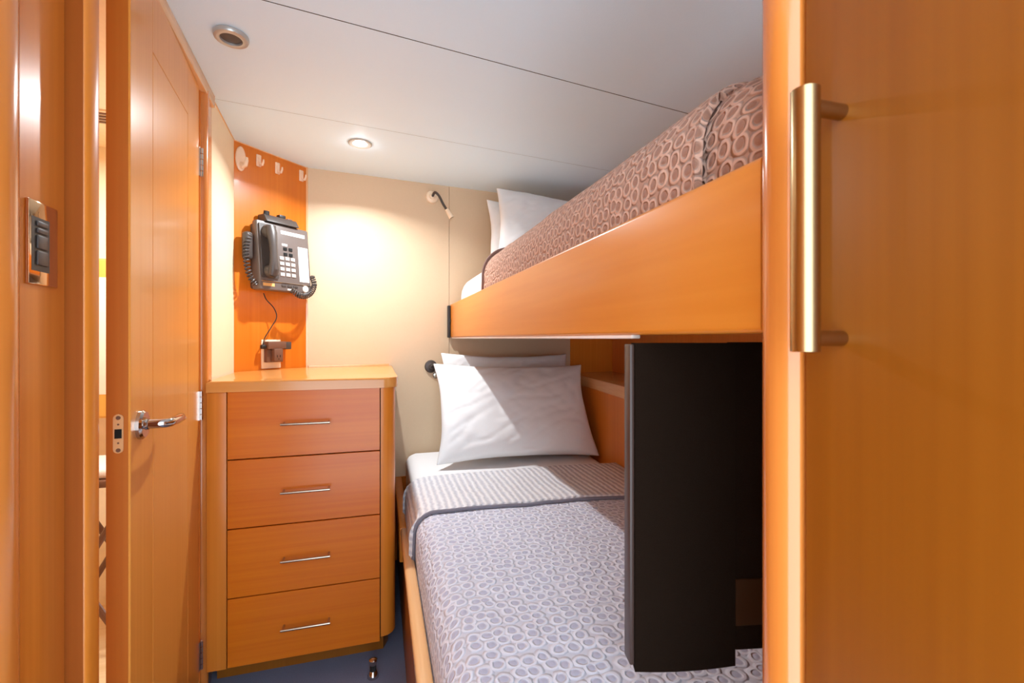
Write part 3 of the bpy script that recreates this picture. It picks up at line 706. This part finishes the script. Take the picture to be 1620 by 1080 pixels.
bm = B(); coil(bm, [(.010,-.118,-.124),(.040,-.122,-.142),(.075,-.120,-.142),(.108,-.112,-.122),(.128,-.10,-.088),(.126,-.085,-.055)], .010, 22, .0028); obj('coiled_cord', bm, M['phone_d'], ph)
bm = B(); box(bm, -.150, -.118, -.060, -.020, -.02, .085, .012, 3); obj('cord_holder', bm, M['phone_d'], ph)
bx = thing('headset_amplifier', 'small dark box with knobs sitting on top of the telephone', 'amplifier', on_corner(.165, 1.655), CA); bx.scale = (1.1, .9, 1.1)
bm = B(); wedge(bm, -.060, .085, 0.0, .030, .078, .052, -.006, .003); obj('case', bm, M['phone_d'], bx)
bm = B(); lathe(bm, [(0,0),(.012,0),(.011,.016),(0,.018)], (-.045,-.045,.028), (0,-.2,1), 16); obj('knob', bm, M['black'], bx)
bm = B(); box(bm, .010, .038, -.05, -.022, .028, .043, .003); obj('selector', bm, M['black'], bx)
bm = B(); box(bm, .046, .068, -.05, -.026, .028, .034, .002); obj('button', bm, M['brownpl'], bx)

# outlet, plug-in adapter and its lead
ou = thing('wall_outlet', 'ivory outlet plate low on the slanting panel above the dresser', 'outlet', on_corner(.165, 1.072, .0003), CA)
bm = B(); box(bm, -.048, .044, -.006, 0, -.056, .072, .002); obj('plate', bm, M['ivory'], ou)
ad = thing('power_adapter', 'brown plug-in power tap on the ivory wall outlet', 'adapter', on_corner(.168, 1.078, .0068), CA)
bm = B(); box(bm, -.046, .040, -.040, 0, .025, .058, .003); box(bm, -.022, .020, -.046, 0, -.030, .026, .004); box(bm, -.042, .036, -.022, 0, -.034, .026, .003); obj('housing', bm, M['brownpl'], ad)
bm = B()
for x in (-.009, .005): box(bm, x-.0012, x+.0012, -.0468, -.045, -.012, -.002)
lathe(bm, [(0,0),(.0022,0),(.0022,.001),(0,.001)], (-.002,-.0458,-.019), (0,-1,0), 10); obj('socket_slots', bm, M['blackhole'], ad)
bm = B(); box(bm, .041, .070, -.034, -.008, .022, .056, .003); obj('side_plug', bm, M['phone_d'], ad)
bm = B(); box(bm, -.068, -.047, -.030, -.010, .026, .044, .005, 3); obj('lead_plug', bm, M['black'], ad)
bm = B(); pts = [(-.058,-.02,.044),(-.055,-.028,.075),(-.030,-.034,.120),(-.004,-.034,.165),(-.014,-.03,.205),(-.046,-.026,.240),(-.060,-.026,.268)]
pv = [Vector(p) for p in pts]; out = []
for i in range(41):
    t = i/40*(len(pv)-1); k = min(int(t), len(pv)-2); f = t-k
    p0, p1, p2, p3 = pv[max(k-1,0)], pv[k], pv[k+1], pv[min(k+2,len(pv)-1)]
    out.append(.5*((2*p1)+(p2-p0)*f+(2*p0-5*p1+4*p2-p3)*f*f+(3*p1-p0-3*p2+p3)*f**3))
tube(bm, out, .0022, 8); obj('lead', bm, M['black'], ad)

# ------------------------------------------------------------------ door stop on the carpet
ds = thing('door_stop', 'small chrome door stop standing on the navy carpet', 'door stop', (-.022, 1.618, 0))
bm = B(); lathe(bm, [(0,0),(.019,0),(.019,.005),(.012,.020),(.010,.022)], (0,0,0), (0,0,1), 24); obj('foot', bm, M['chrome'], ds)
bm = B(); lathe(bm, [(0,.021),(.0105,.021),(.0105,.044),(0,.044)], (0,0,0), (0,0,1), 20); obj('stem', bm, M['rubber'], ds)
bm = B(); lathe(bm, [(0,.043),(.0125,.043),(.0145,.050),(.0135,.058),(.006,.062),(0,.0625)], (0,0,0), (0,0,1), 24); obj('cap', bm, M['chrome'], ds)
